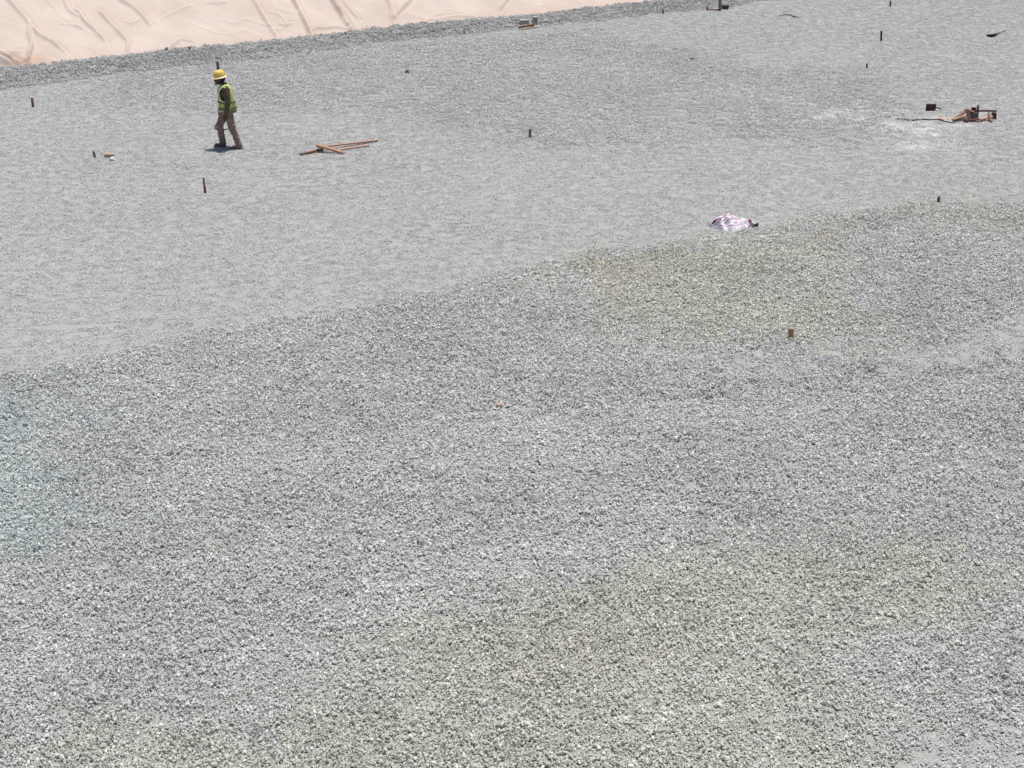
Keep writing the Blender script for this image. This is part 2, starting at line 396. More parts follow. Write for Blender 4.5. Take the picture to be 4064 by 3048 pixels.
# ------------------------------------------------------------------ gravel: stone clusters instanced over the visible ground
def ico():
    bm = bmesh.new(); bmesh.ops.create_icosphere(bm, subdivisions=1, radius=1)
    v = np.array([x.co[:] for x in bm.verts]); f = [[q.index for q in p.verts] for p in bm.faces]; bm.free(); return v, f
IV, IF = ico()
proto = bpy.data.collections.new('gravel_pieces')
def cluster(name, n, rad, smin, smax, zj):
    V = []; F = []; S = []; c = 0; pts = []
    for _ in range(n * 6):
        if len(pts) >= n: break
        a = random.random() * 6.2832; r = rad * math.sqrt(random.random()); p = (r * math.cos(a), r * math.sin(a))
        if all((p[0] - q[0]) ** 2 + (p[1] - q[1]) ** 2 > (smin * .85) ** 2 for q in pts): pts.append(p)
    for p in pts:
        s = smin + (smax - smin) * random.random() ** 1.9
        v = IV * (1 + .32 * rng.standard_normal((len(IV), 1)).clip(-1.3, 1.3))
        v = v * np.array([.5, .5 * random.uniform(.6, .95), .5 * random.uniform(.42, .75)]) * s
        m = np.array(Euler((random.gauss(0, .5), random.gauss(0, .5), random.random() * 6.28)).to_matrix())
        v = v @ m.T + np.array([p[0], p[1], s * .12 + random.uniform(-.2, 1) * zj])
        V.append(v); F += [[k + c for k in f] for f in IF]; c += len(IV)
        S += [min(1, max(0, random.gauss(.52, .2) + (.45 if random.random() < .03 else 0)))] * len(IV)
    me = bpy.data.meshes.new(name); me.from_pydata(np.concatenate(V).tolist(), [], F); me.update()
    a = me.attributes.new('shade', 'FLOAT', 'POINT'); a.data.foreach_set('value', S)
    me.materials.append(M_STONE)
    o = bpy.data.objects.new(name, me); proto.objects.link(o)
NC, NF = 36, 24
for i in range(NC): cluster('gravel_a_%02d' % i, 36, .115, .014, .043, .019)
for i in range(NF): cluster('gravel_b_%02d' % i, 70, .13, .009, .024, .005)

def surf(x, y):                                       # height of the ground mesh itself (not of the finer noise between its points)
    i = np.clip(np.searchsorted(xs, x) - 1, 0, nx - 2); j = np.clip(np.searchsorted(ys, y) - 1, 0, ny - 2)
    fx = (x - xs[i]) / (xs[i + 1] - xs[i]); fy = (y - ys[j]) / (ys[j + 1] - ys[j])
    return (GZ[j, i] * (1 - fx) + GZ[j, i + 1] * fx) * (1 - fy) + (GZ[j + 1, i] * (1 - fx) + GZ[j + 1, i + 1] * fx) * fy
def scatter(dens, margin=260, fade=1700):
    st = dens ** -.5                                  # jittered rows, so that no bare holes open up
    x, y = np.meshgrid(np.arange(-26, 30, st), np.arange(8.5, 58.5, st)); x[::2] += st / 2; x = x.ravel(); y = y.ravel()
    x = x + rng.uniform(-.5, .5, len(x)) * st; y = y + rng.uniform(-.5, .5, len(y)) * st
    px, py = to_px(x, y, 0)
    out = np.maximum(np.maximum(-margin - px, px - W - margin), np.maximum(py - H - margin, 0)) / fade
    k = (rng.random(len(x)) > out) & (py > -160)      # thins out gently well outside the picture
    u, v = toe_uv(x, y); k &= v < .35 + .5 * vnoise(x, y, .5, 61) + .25 * vnoise(x, y, .15, 71)
    return x[k], y[k]
AX, AY, AI, AS, AT, AZ = [], [], [], [], [], []
# loose stones
x, y = scatter(60)
c, t = zone(x, y)
u, v = toe_uv(x, y)
patch = vnoise(x, y, 1.3, 50) + .6 * vnoise(x, y, .45, 52)
prob = np.where(c > .9, 1.0, np.clip(c * (1 + .25 * patch), 0, 1))
prob = np.where(v > 0.1, prob * .35, prob)
k = rng.random(len(x)) < prob
x, y, c, t, patch = x[k], y[k], c[k], t[k], patch[k]
AX.append(x); AY.append(y); AI.append(rng.integers(0, NC, len(x)))
u, v = toe_uv(x, y)
cc = sstep(.1, 1, c)
sc = np.where(c > .9, np.where(v > -3, 1.08, 1.0), .55 + .45 * cc) * rng.uniform(.8, 1.2, len(x))
AS.append(np.stack([sc, sc, sc * (.55 + .65 * cc) * (1 + .4 * patch.clip(-.7, .8))], 1)); AT.append(t)
AZ.append(surf(x, y) + (-.003 + .011 * cc) + rng.uniform(-.004, .008, len(x)))
# fines everywhere
x, y = scatter(44); c, t = zone(x, y); k = rng.random(len(x)) > .6 * sstep(.6, .95, c); x, y, c, t = x[k], y[k], c[k], t[k]
AX.append(x); AY.append(y); AI.append(NC + rng.integers(0, NF, len(x)))
sc = rng.uniform(.8, 1.3, len(x)); AS.append(np.stack([sc, sc, sc], 1)); AT.append(t)
AZ.append(surf(x, y) - .001)
AX, AY, AZ = map(np.concatenate, (AX, AY, AZ)); AI = np.concatenate(AI); AS = np.concatenate(AS); AT = np.concatenate(AT)
n = len(AX)
gm = bpy.data.meshes.new('gravel'); gm.vertices.add(n)
gm.vertices.foreach_set('co', np.stack([AX, AY, AZ], 1).astype(np.float32).ravel())
def attr(name, typ, key, data): gm.attributes.new(name, typ, 'POINT').data.foreach_set(key, data.ravel())
AT = AT * (1 + .07 * vnoise(AX, AY, 1.7, 90) + .05 * rng.standard_normal(n).clip(-2, 2))[:, None]
attr('pick', 'INT', 'value', AI.astype(np.int32)); attr('size', 'FLOAT_VECTOR', 'vector', AS.astype(np.float32))
attr('spin', 'FLOAT_VECTOR', 'vector', np.stack([rng.normal(0, .08, n), rng.normal(0, .08, n), rng.uniform(0, 6.283, n)], 1).astype(np.float32))
attr('tint', 'FLOAT_COLOR', 'color', np.concatenate([AT, np.ones((n, 1))], 1).astype(np.float32))
gm.materials.append(M_STONE)
gravel = bpy.data.objects.new('gravel', gm); col.objects.link(gravel)
tag(gravel, 'loose grey crushed stone spread over the pad', 'gravel', kind='stuff')
ng = bpy.data.node_groups.new('gravel_spread', 'GeometryNodeTree')
ng.interface.new_socket('Geometry', in_out='INPUT', socket_type='NodeSocketGeometry')
ng.interface.new_socket('Geometry', in_out='OUTPUT', socket_type='NodeSocketGeometry')
gi = ng.nodes.new('NodeGroupInput'); go = ng.nodes.new('NodeGroupOutput')
ip = ng.nodes.new('GeometryNodeInstanceOnPoints'); ci = ng.nodes.new('GeometryNodeCollectionInfo')
ci.inputs['Collection'].default_value = proto; ci.inputs['Separate Children'].default_value = True; ci.inputs['Reset Children'].default_value = True
def named(nm, dt):
    q = ng.nodes.new('GeometryNodeInputNamedAttribute'); q.data_type = dt; q.inputs['Name'].default_value = nm; return q.outputs['Attribute']
L = ng.links.new
L(gi.outputs[0], ip.inputs['Points']); L(ci.outputs[0], ip.inputs['Instance']); ip.inputs['Pick Instance'].default_value = True
L(named('pick', 'INT'), ip.inputs['Instance Index'])
er = ng.nodes.new('FunctionNodeEulerToRotation'); L(named('spin', 'FLOAT_VECTOR'), er.inputs[0]); L(er.outputs[0], ip.inputs['Rotation'])
L(named('size', 'FLOAT_VECTOR'), ip.inputs['Scale']); L(ip.outputs[0], go.inputs[0])
gravel.modifiers.new('spread', 'NODES').node_group = ng

# ------------------------------------------------------------------ small timber things
def plank_mesh(L_, w, t, seg=6, warp=.006, taper=0.0, seed=0):
    r = random.Random(seed); V = []; F = []; b = min(w, t) * .12
    for i in range(seg + 1):
        s = i / seg; x = (s - .5) * L_
        ww = w * (1 - taper * s) * r.uniform(.96, 1.03); tt = t * r.uniform(.95, 1.04)
        oy = warp * math.sin(s * 3.1 + seed); oz = warp * math.cos(s * 2.3 + seed * 2) * .5
        ring = [(-ww / 2 + b, -tt / 2), (ww / 2 - b, -tt / 2), (ww / 2, -tt / 2 + b), (ww / 2, tt / 2 - b), (ww / 2 - b, tt / 2), (-ww / 2 + b, tt / 2), (-ww / 2, tt / 2 - b), (-ww / 2, -tt / 2 + b)]
        for (a, c) in ring:
            jx = r.uniform(-.012, .012) if i in (0, seg) else 0
            V.append((x + jx, a + oy, c + oz))
    for i in range(seg):
        for j in range(8):
            F.append((i * 8 + j, i * 8 + (j + 1) % 8, (i + 1) * 8 + (j + 1) % 8, (i + 1) * 8 + j))
    F.append(tuple(range(7, -1, -1))); F.append(tuple(seg * 8 + j for j in range(8)))
    return V, F
_seed = [1]
def board(name, label, cat, a, b, w, t, m, group=None, roll=0.0, warp=.006):
    _seed[0] += 1
    d = b - a; V, F = plank_mesh(d.length, w, t, 6, warp, 0, _seed[0])
    o = mesh_obj(name, V, F, M_WOOD[m])
    q = d.to_track_quat('X', 'Z').to_matrix() @ Matrix.Rotation(roll, 3, 'X')
    o.matrix_world = Matrix.Translation((a + b) / 2) @ q.to_4x4()
    return tag(o, label, cat, group)
def stake(label, px, py, hgt, w, m, lean=(0, 0), d=None, name='wooden_stake', cap=None, band=None, group='survey stakes'):
    """upright peg hewn square, driven into the ground where its foot shows"""
    _seed[0] += 1; r = random.Random(_seed[0])
    p = P(px, py); d = d or w
    V = []; F = []; zz = [-.12, 0, hgt * .35, hgt * .7, hgt - .012, hgt]
    for i, z in enumerate(zz):
        k = .55 if i == 0 else (.86 if i == 5 else 1.0) * r.uniform(.95, 1.05)
        b = .18
        for (a, c) in [(-.5 + b, -.5), (.5 - b, -.5), (.5, -.5 + b), (.5, .5 - b), (.5 - b, .5), (-.5 + b, .5), (-.5, .5 - b), (-.5, -.5 + b)]:
            V.append((a * w * k, c * d * k, z + (r.uniform(-.006, .006) if i == 5 else 0)))
    for i in range(5):
        for j in range(8): F.append((i * 8 + j, i * 8 + (j + 1) % 8, (i + 1) * 8 + (j + 1) % 8, (i + 1) * 8 + j))
    F.append(tuple(range(7, -1, -1))); F.append(tuple(40 + j for j in range(8)))
    o = mesh_obj(name, V, F, M_WOOD[m]); o.location = p
    o.rotation_euler = (R(lean[1]), R(lean[0]), r.uniform(-.5, .5))
    tag(o, label, 'stake', group)
    if band:
        z0, z1, bm_ = band; k = 1.09
        bv = [(a * w * k, c * d * k, z) for z in (z0, z1) for (a, c) in [(-.5, -.5), (.5, -.5), (.5, .5), (-.5, .5)]]
        bo = mesh_obj('paint_band', bv, [(0, 1, 5, 4), (1, 2, 6, 5), (2, 3, 7, 6), (3, 0, 4, 7), (0, 3, 2, 1), (4, 5, 6, 7)], M_WOOD[bm_], o)
        bo['label'] = 'dark red painted lower part'
    return o

stake('short brown stake in smooth gravel below the dark gravel bank', 132, 425, .21, .05, 'brown', (-3, 0))
stake('stubby brown peg leaning beside the tan block and white stone', 378, 626, .14, .045, 'brown', (-12, 0))
stake('tall thin stake with dark red lower half, leaning, alone on packed gravel', 815, 767, .31, .032, 'brown', (-4, 0), band=(.0, .13, 'red'))
stake('brown stake rising behind the worker\'s yellow helmet', 868, 292, .30, .06, 'grey', (-3, 0))
stake('upright brown stake between the crossed planks and the coarse gravel', 2103, 548, .20, .055, 'grey', (1, 0))
stake('thick reddish brown peg with pale top amid olive tinted gravel', 3138, 1346, .175, .07, 'orange', (-1, 0))
stake('short dark brown stake just above the edge of loose gravel', 3724, 806, .13, .05, 'brown', (0, 0))
stake('black looking stake, taller of the two near the ring of gravel', 3497, 163, .27, .05, 'black', (-3, 0))
stake('small black peg beside the ring of loose gravel', 3440, 273, .13, .038, 'black', (-1, 0))
stake('thin black peg farthest out on the smooth gravel', 3533, 25, .16, .04, 'black', (0, 0))
stake('tiny dark peg standing before the dark gravel bank', 1842, 137, .09, .05, 'black', (0, 0))
stake('small grey peg below the gravel bank, on the way to the far wood scraps', 2631, 55, .11, .045, 'black', (2, 0))
stake('squat tan peg barely rising from the coarse gravel', 1980, 1618, .06, .075, 'tan', (6, 0))
stake('tiny grey peg poking out at the foot of the beige sheet', 753, 203, .12, .045, 'grey', (0, 0))

# worker-side planks
g = 'planks lying crossed on the gravel'
def lay(px, py, dz): p = P(px, py); return Vector((p.x, p.y, p.z + dz))
board('plank', 'dark brown plank at the butt end of the crossed pile', 'plank', lay(1194, 617, .025), lay(1282, 600, .045), .07, .045, 'brown', g)
board('plank', 'long orange plank pointing away from the crossed pile', 'plank', lay(1262, 604, .11), lay(1498, 562, .025), .06, .028, 'orange', g)
board('plank', 'thin pinkish plank lying flat along the long orange one', 'plank', lay(1320, 602, .02), lay(1462, 582, .02), .08, .035, 'pink', g, warp=.01)
board('plank', 'reddish plank slanting across the pile, its end propped up', 'plank', lay(1258, 604, .15), lay(1366, 611, .025), .08, .04, 'orange', g, roll=.15)

def block(name, label, cat, px, py, sx, sy, sz, m, rz=0.0, group=None, tilt=0.0, sink=.01):
    _seed[0] += 1; p = P(px, py); V, F = plank_mesh(sx, sy, sz, 3, .003, .04, _seed[0])
    o = mesh_obj(name, V, F, M_WOOD[m]); o.location = (p.x, p.y + sy * .4, p.z + sz / 2 - sink + abs(math.sin(tilt)) * sx / 2)
    o.rotation_euler = (0, tilt, rz); return tag(o, label, cat, group)
block('wood_block', 'low tan wooden block beside the leaning peg and white stone', 'block', 433, 626, .19, .10, .09, 'tan', .05)

M_WHITE = mat('white_stone', (.80, .80, .78), .7, .06, 20, .3, 60)
M_DARKROCK = mat('dark_stone', (.07, .068, .066), .85, .3, 20, .4, 40)
def rock(name, label, cat, px, py, s, m, seed):
    r = np.random.default_rng(seed)
    bm = bmesh.new(); bmesh.ops.create_icosphere(bm, subdivisions=3, radius=1)
    for v in bm.verts:
        c = v.co; k = 1 + .22 * math.sin(3.1 * c.x + seed) * math.cos(2.7 * c.y) + .12 * math.sin(6 * c.z + 4 * c.x)
        v.co = Vector((c.x * s[0] * k, c.y * s[1] * k, c.z * s[2] * k))
    me = bpy.data.meshes.new(name); bm.to_mesh(me); bm.free(); me.materials.append(m)
    o = bpy.data.objects.new(name, me); col.objects.link(o); p = P(px, py)
    o.location = (p.x, p.y, p.z + s[2] * .75 + .008); return tag(o, label, cat)
rock('white_stone', 'small white stone beside the tan wooden block', 'stone', 447, 638, (.055, .045, .042), M_WHITE, 1)
rock('dark_stone', 'dark lump of stone lying on the grey coarse gravel', 'stone', 1616, 292, (.06, .05, .045), M_DARKROCK, 2)
rock('dark_stone', 'flat dark stone on pale gravel below the far wood scraps', 'stone', 2745, 239, (.06, .04, .03), M_DARKROCK, 5)
rock('grey_stone', 'grey stone at the foot of the beige sheet', 'stone', 660, 203, (.06, .05, .05), mat('grey_stone', (.22, .2, .19), .85, .2, 20, .3, 40), 7)

# right-hand scrap heap
g = 'timber scraps heaped round a stake'
def sp_(px, py, dz): return lay(px, py, dz)
block('wood_block', 'dark red square board standing apart beside the timber heap', 'block', 3694, 440, .22, .05, .165, 'dark', .1, None)
board('lath', 'thin dark lath leaning off the square red board', 'lath', sp_(3690, 438, .10), sp_(3735, 437, .03), .03, .02, 'dark')
board('plank', 'long pale plank lying flat before the timber heap', 'plank', sp_(3722, 473, .02), sp_(3852, 476, .02), .16, .03, 'tan', g)
board('plank', 'pale plank slanting up onto the timber heap', 'plank', sp_(3783, 481, .03), sp_(3842, 472, .21), .07, .03, 'brown', g, roll=.2)
board('plank', 'sunlit orange plank poking from the timber heap', 'plank', sp_(3784, 484, .05), sp_(3846, 478, .13), .06, .025, 'orange', g)
board('plank', 'brown plank lying back over the top of the timber heap', 'plank', sp_(3825, 470, .20), sp_(3862, 474, .17), .10, .03, 'brown', g)
board('plank', 'dark brown board leaning down in the middle of the heap', 'plank', sp_(3834, 476, .22), sp_(3852, 486, .02), .07, .03, 'dark', g)
block('wood_block', 'grey brown crate end standing against the stake in the heap', 'block', 3862, 474, .17, .06, .17, 'grey', -.05, g)
block('wood_block', 'small dark red offcut stuck up behind the crate end', 'block', 3862, 466, .09, .05, .235, 'dark', 0, g)
stake('upright dark stake rising out of the timber heap', 3877, 472, .31, .055, 'grey', (0, 0))
board('plank', 'dark plank bridging the right side of the timber heap', 'plank', sp_(3868, 472, .178), sp_(3950, 471, .172), .06, .03, 'dark', g)
board('plank', 'pale plank under the dark bridging plank', 'plank', sp_(3890, 480, .04), sp_(3938, 478, .10), .12, .025, 'tan', g)
block('wood_block', 'dark box shaped offcut at the outer end of the heap', 'block', 3944, 475, .08, .10, .16, 'dark', .2, g)
board('plank', 'brown lath running out along the ground from the heap', 'plank', sp_(3873, 487, .02), sp_(3928, 476, .06), .05, .025, 'brown', g)
board('plank', 'broad dark plank lying under the middle of the heap', 'plank', sp_(3826, 486, .03), sp_(3884, 481, .04), .12, .05, 'dark', g)
board('plank', 'short brown board end propped at the outer end of the heap', 'plank', sp_(3922, 476, .15), sp_(3934, 487, .02), .05, .03, 'brown', g)

# far scraps at the bank
g = 'scraps at the gravel bank'
board('plank', 'dark brown plank lying at the gravel bank before grey blocks', 'plank', sp_(2058, 92, .07), sp_(2120, 86, .09), .06, .05, 'brown', g)
board('plank', 'thin pale plank in front of the dark one at the bank', 'plank', sp_(2070, 99, .02), sp_(2134, 96, .03), .10, .03, 'tan', g)
M_CEM = mat('cement_grey', (.42, .38, .35), .9, .15, 10, .4, 30); M_WOOD['cement'] = M_CEM
block('cement_block', 'wide low grey block on the gravel bank behind the planks', 'block', 2082, 80, .24, .16, .17, 'cement', .1, None)
block('cement_block', 'tall narrow grey block standing on the gravel bank', 'block', 2124, 76, .14, .12, .23, 'cement', -.1, None)
stake('short grey peg at the end of the thin lath by the dark box', 2807, 42, .13, .055, 'grey', (-2, 0))
board('lath', 'thin brown lath between the short peg and the tall stake', 'lath', sp_(2812, 40, .03), sp_(2856, 43, .03), .05, .03, 'brown')
stake('tall stake with pale side beside the dark purple box', 2857, 42, .36, .075, 'grey', (-2, 0))
M_WOOD['purple'] = mat('dark_purple_wood', (.075, .05, .055), .8, .2, 12, .3, 30)
block('wood_block', 'dark purple box shaped block beside the tall stake', 'block', 2879, 38, .19, .10, .135, 'purple', 0, None)

# ------------------------------------------------------------------ lofted and swept shapes
def sweep(points, radii, n=10, flat=1.0):
    """tube through points with a radius each; returns verts, faces"""
    V = []; F = []; m = len(points); pts_ = [Vector(p) for p in points]
    up = Vector((0, 1, 0.01))
    for i in range(m):
        d = (pts_[min(i + 1, m - 1)] - pts_[max(i - 1, 0)]).normalized()
        s = d.cross(up)
        if s.length < .05: s = d.cross(Vector((1, 0, 0)))
        s.normalize(); t = s.cross(d).normalized()
        r = radii[i] if not isinstance(radii[i], tuple) else None
        ra, rb = radii[i] if r is None else (r, r)
        for k in range(n):
            a = 2 * math.pi * k / n
            V.append(pts_[i] + s * (ra * math.cos(a)) + t * (rb * math.sin(a)))
    for i in range(m - 1):
        for k in range(n): F.append((i * n + k, i * n + (k + 1) % n, (i + 1) * n + (k + 1) % n, (i + 1) * n + k))
    F.append(tuple(range(n - 1, -1, -1))); F.append(tuple((m - 1) * n + k for k in range(n)))
    return V, F
def ball(c, r, n=16):
    bm = bmesh.new(); bmesh.ops.create_uvsphere(bm, u_segments=n, v_segments=n // 2, radius=1)
    V = [Vector((v.co.x * r[0] + c[0], v.co.y * r[1] + c[1], v.co.z * r[2] + c[2])) for v in bm.verts]
    F = [tuple(v.index for v in f.verts) for f in bm.faces]; bm.free(); return V, F
def join(parts):
    V = []; F = []
    for v, f in parts:
        k = len(V); V += list(v); F += [tuple(i + k for i in q) for q in f]
    return V, F
def fused(name, parts, material, parent, voxel=.012, smooth_it=4, disp=None):
    V, F = join(parts); o = mesh_obj(name, V, F, material, parent)
    bm = bmesh.new(); bm.from_mesh(o.data); bmesh.ops.recalc_face_normals(bm, faces=bm.faces); bm.to_mesh(o.data); bm.free()
    r = o.modifiers.new('fuse', 'REMESH'); r.mode = 'VOXEL'; r.voxel_size = voxel; r.use_smooth_shade = True
    s = o.modifiers.new('soften', 'SMOOTH'); s.iterations = smooth_it; s.factor = .5
    if disp:
        size, strength = disp
        t = bpy.data.textures.new(name + '_folds', 'CLOUDS'); t.noise_scale = size; t.noise_depth = 2
        q = o.modifiers.new('folds', 'DISPLACE'); q.texture = t; q.strength = strength; q.mid_level = .5; q.texture_coords = 'LOCAL'
    return o

# dark scrap strip and twig, crooked black tube
M_BLACK = mat('black_rubber', (.012, .012, .013), .6, .2, 20, .2, 40)
def strip(name, label, cat, pp, radii, m, dz=.012):
    q = [lay(px, py, dz + (e[0] if e else 0)) for px, py, *e in pp]; c = q[0].copy()
    V, F = sweep([a - c for a in q], radii, 8); o = mesh_obj(name, V, F, m, None, True); o.location = c
    return tag(o, label, cat)
strip('rubber_scrap', 'black curved scrap tapering to a thin tail on smooth gravel', 'scrap',
      [(3914, 143), (3922, 146), (3934, 148, .01), (3946, 145, .01), (3956, 141, .01), (3970, 136, .02), (3992, 130, .03)],
      [.012, .035, .05, .04, .02, .010, .012], M_BLACK, .03)
strip('twig', 'thin dark bent twig lying on far smooth gravel', 'twig', [(3090, 66), (3112, 62, .015), (3136, 63, .02), (3150, 69, .01), (3172, 71)], [.008, .012, .014, .016, .008], M_WOOD['black'], .012)
strip('streak', 'black crooked cable trailing along the pale gravel to the timber heap', 'streak',
      [(3548, 475), (3555, 476), (3580, 475), (3605, 480), (3625, 480), (3650, 476), (3680, 478), (3705, 477), (3730, 478), (3748, 484), (3772, 489), (3790, 491)],
      [.008, .013, .012, .018, .014, .012, .016, .012, .017, .013, .010, .007], M_BLACK, .018)

# ------------------------------------------------------------------ striped sack
def sack_material():
    m = bpy.data.materials.new('striped_woven_plastic'); m.use_nodes = True
    n = m.node_tree.nodes; l = m.node_tree.links; b = n['Principled BSDF']; b.inputs['Roughness'].default_value = .6
    a = n.new('ShaderNodeAttribute'); a.attribute_name = 'band'
    r_ = n.new('ShaderNodeValToRGB'); e = r_.color_ramp.elements
    e[0].position = .0; e[0].color = (.44, .29, .38, 1); e[1].position = .36; e[1].color = (.84, .80, .85, 1)
    e.new(.18).color = (.56, .43, .52, 1)
    l.new(a.outputs['Fac'], r_.inputs['Fac'])
    p = n.new('ShaderNodeAttribute'); p.attribute_name = 'print'
    mx = n.new('ShaderNodeMix'); mx.data_type = 'RGBA'; mx.inputs['B'].default_value = (.20, .045, .10, 1)
    l.new(p.outputs['Fac'], mx.inputs['Factor']); l.new(r_.outputs['Color'], mx.inputs['A']); l.new(mx.outputs['Result'], b.inputs['Base Color'])
    return m
sp0 = P(2905, 905)
sk = bpy.data.objects.new('woven_sack', None); col.objects.link(sk); sk.location = (sp0.x, sp0.y + .06, sp0.z)
tag(sk, 'crumpled white woven sack with maroon stripes on the gravel', 'sack')
ns, nt = 110, 80
S_, T_ = np.meshgrid(np.linspace(-1, 1, ns), np.linspace(-1, 1, nt))
def smooth_interp(x_, xp, fp):
    g_ = np.linspace(-1.3, 1.3, 261); f_ = np.interp(g_, xp, fp); f_ = np.convolve(np.pad(f_, 14, mode='edge'), np.hanning(29) / np.hanning(29).sum(), 'valid')
    return np.interp(x_, g_, f_)
hx = [-1, -.8, -.55, -.3, -.05, .2, .45, .65, .85, 1]
Hh = smooth_interp(S_, hx, [.045, .10, .17, .205, .205, .165, .10, .105, .115, .05])
Wd = smooth_interp(S_, hx, [.03, .14, .26, .31, .30, .27, .20, .17, .15, .10])
yc = smooth_interp(S_, hx, [.06, .05, .02, -.02, -.03, -.01, .04, .06, .06, .04])
wr = vnoise(S_ * 2.2, T_ * 1.3, .5, 3) * 1.2 + vnoise(S_, T_, .23, 6) * .5
SX = .415 * S_ + .02 + .03 * vnoise(S_, T_, .4, 12); SY = yc + Wd * T_ * (1 + .25 * vnoise(S_, T_, .35, 8))
phi = T_ * 9.5 + 2.2 * (S_ + .15) ** 2 + 1.6 * wr
fold = np.abs(np.sin(phi)) ** .7 - .5
SZ = Hh * (1 - np.abs(T_) ** 2.4) ** .75 + .06 * fold * (1 - np.abs(T_) ** 4) + .045 * wr * (1 - T_ ** 2) - .02
SZ = SZ + .035 * np.sin(S_ * 13 + 5 * T_ + 3 * wr) * np.exp(-((T_ + .55) / .33) ** 2) * (np.abs(S_) < .95)
SY = SY + .02 * np.sin(S_ * 17 + 2 * wr) * (np.abs(T_) > .75)
SZ = np.maximum(SZ, -.015 + .03 * (1 - np.abs(T_)))
sverts_ = np.stack([SX.ravel(), SY.ravel(), SZ.ravel()], 1)
si_ = np.arange(ns * nt).reshape(nt, ns)
sf_ = np.stack([si_[:-1, :-1].ravel(), si_[:-1, 1:].ravel(), si_[1:, 1:].ravel(), si_[1:, :-1].ravel()], 1)
cl = grid_mesh('cloth', sverts_, sf_, sack_material()); cl.parent = sk
band = .5 + .5 * np.sin(T_ * 27 + 3.0 * (S_ + .1) ** 2 + .8 * wr + .6)
pr = ((S_ > -.86) & (S_ < -.52) & (T_ > -.45) & (T_ < .1)) | ((S_ > .66) & (S_ < .80) & (T_ > -.75) & (T_ < -.2))
cl.data.attributes.new('band', 'FLOAT', 'POINT').data.foreach_set('value', band.astype(np.float32).ravel())
cl.data.attributes.new('print', 'FLOAT', 'POINT').data.foreach_set('value', (pr * 1.0).astype(np.float32).ravel())
q = cl.modifiers.new('cloth', 'SOLIDIFY'); q.thickness = .006
V, F = sweep([(.40, -.06, .03), (.435, -.07, .055), (.455, -.075, .09)], [.035, .028, .022], 10); mo = mesh_obj('tied_mouth', V, F, M_BLACK, sk, True); mo['label'] = 'dark tied mouth'

# ------------------------------------------------------------------ the worker
wp = P(907, 587)
wk = bpy.data.objects.new('person', None); col.objects.link(wk); wk.location = wp; wk.scale = (.955,) * 3
tag(wk, 'person in yellow hard hat and green vest striding over the gravel', 'person')
M_SKIN = mat('skin', (.085, .042, .028), .55, .1, 20, 0)
M_SHIRT = mat('dark_olive_shirt', (.11, .082, .055), .9, .3, 14, .3, 90)
M_TAIL = mat('khaki_shirt_tail', (.24, .20, .13), .9, .15, 14, .3, 90)
M_TROU = mat('mauve_brown_trousers', (.25, .18, .155), .9, .2, 12, .4, 80)
M_SHOE = mat('dusty_brown_shoe', (.26, .18, .15), .85, .3, 25, .3, 60)
M_VEST = mat('lime_green_vest', (.47, .53, .19), .75, .12, 10, .25, 60)
M_TRIM = mat('pale_yellow_trim', (.78, .80, .48), .7)
M_BAND = mat('grey_reflective_band', (.10, .12, .05), .5)
M_HAT = mat('yellow_hard_hat', (.78, .54, .12), .5, .05, 5, spec=.5)
M_BRIM = mat('pale_yellow_brim', (.88, .78, .50), .4, spec=.5)
M_MASK = mat('pale_green_mask', (.42, .56, .50), .8)
M_BELT = mat('belt_highlight', (.75, .66, .48), .6)  # sun highlight on the belt, put in as a pale colour
M_HAIR = mat('black_hair', (.012, .010, .009), .8)

# body: one continuous figure (head, neck, torso, limbs, hands), clothes are its siblings over it
HEAD = Vector((-.105, 0, 1.515))
nearS, nearE, nearW, nearHd = (.055, -.195, 1.335), (.085, -.245, 1.07), (.03, -.235, .80), (.0, -.225, .70)
farS, farE, farW, farHd = (.03, .19, 1.335), (-.05, .25, 1.06), (-.15, .245, .83), (-.175, .235, .725)
hipN, kneeN, ankN = (.03, -.09, .86), (.125, -.105, .465), (.245, -.11, .105)
hipF, kneeF, ankF = (.0, .09, .86), (-.18, .10, .485), (-.135, .10, .09)
def hand(wr, hd, thumb_dir):
    w = Vector(wr); h = Vector(hd); d = (h - w).normalized(); lat = Vector((1, 0, 0)) - d * d.x; lat.normalize()
    out = Vector((0, -1 if wr[1] < 0 else 1, 0))
    P_ = [sweep([w, w.lerp(h, .55), h], [(.026, .022), (.038, .020), (.036, .017)], 10)]
    for i, (o_, ln) in enumerate([(-.028, .066), (-.010, .078), (.009, .073), (.027, .058)]):
        b = h + lat * o_ - d * .01
        P_.append(sweep([b, b + d * ln * .45, b + d * ln * .8 - out * .014, b + d * ln * .92 - out * .032], [.0095, .009, .008, .006], 7))
    b = w.lerp(h, .35) + lat * thumb_dir * .03
    P_.append(sweep([b, b + lat * thumb_dir * .022 + d * .03, b + lat * thumb_dir * .024 + d * .06 - out * .012], [.012, .011, .008], 7))
    return P_
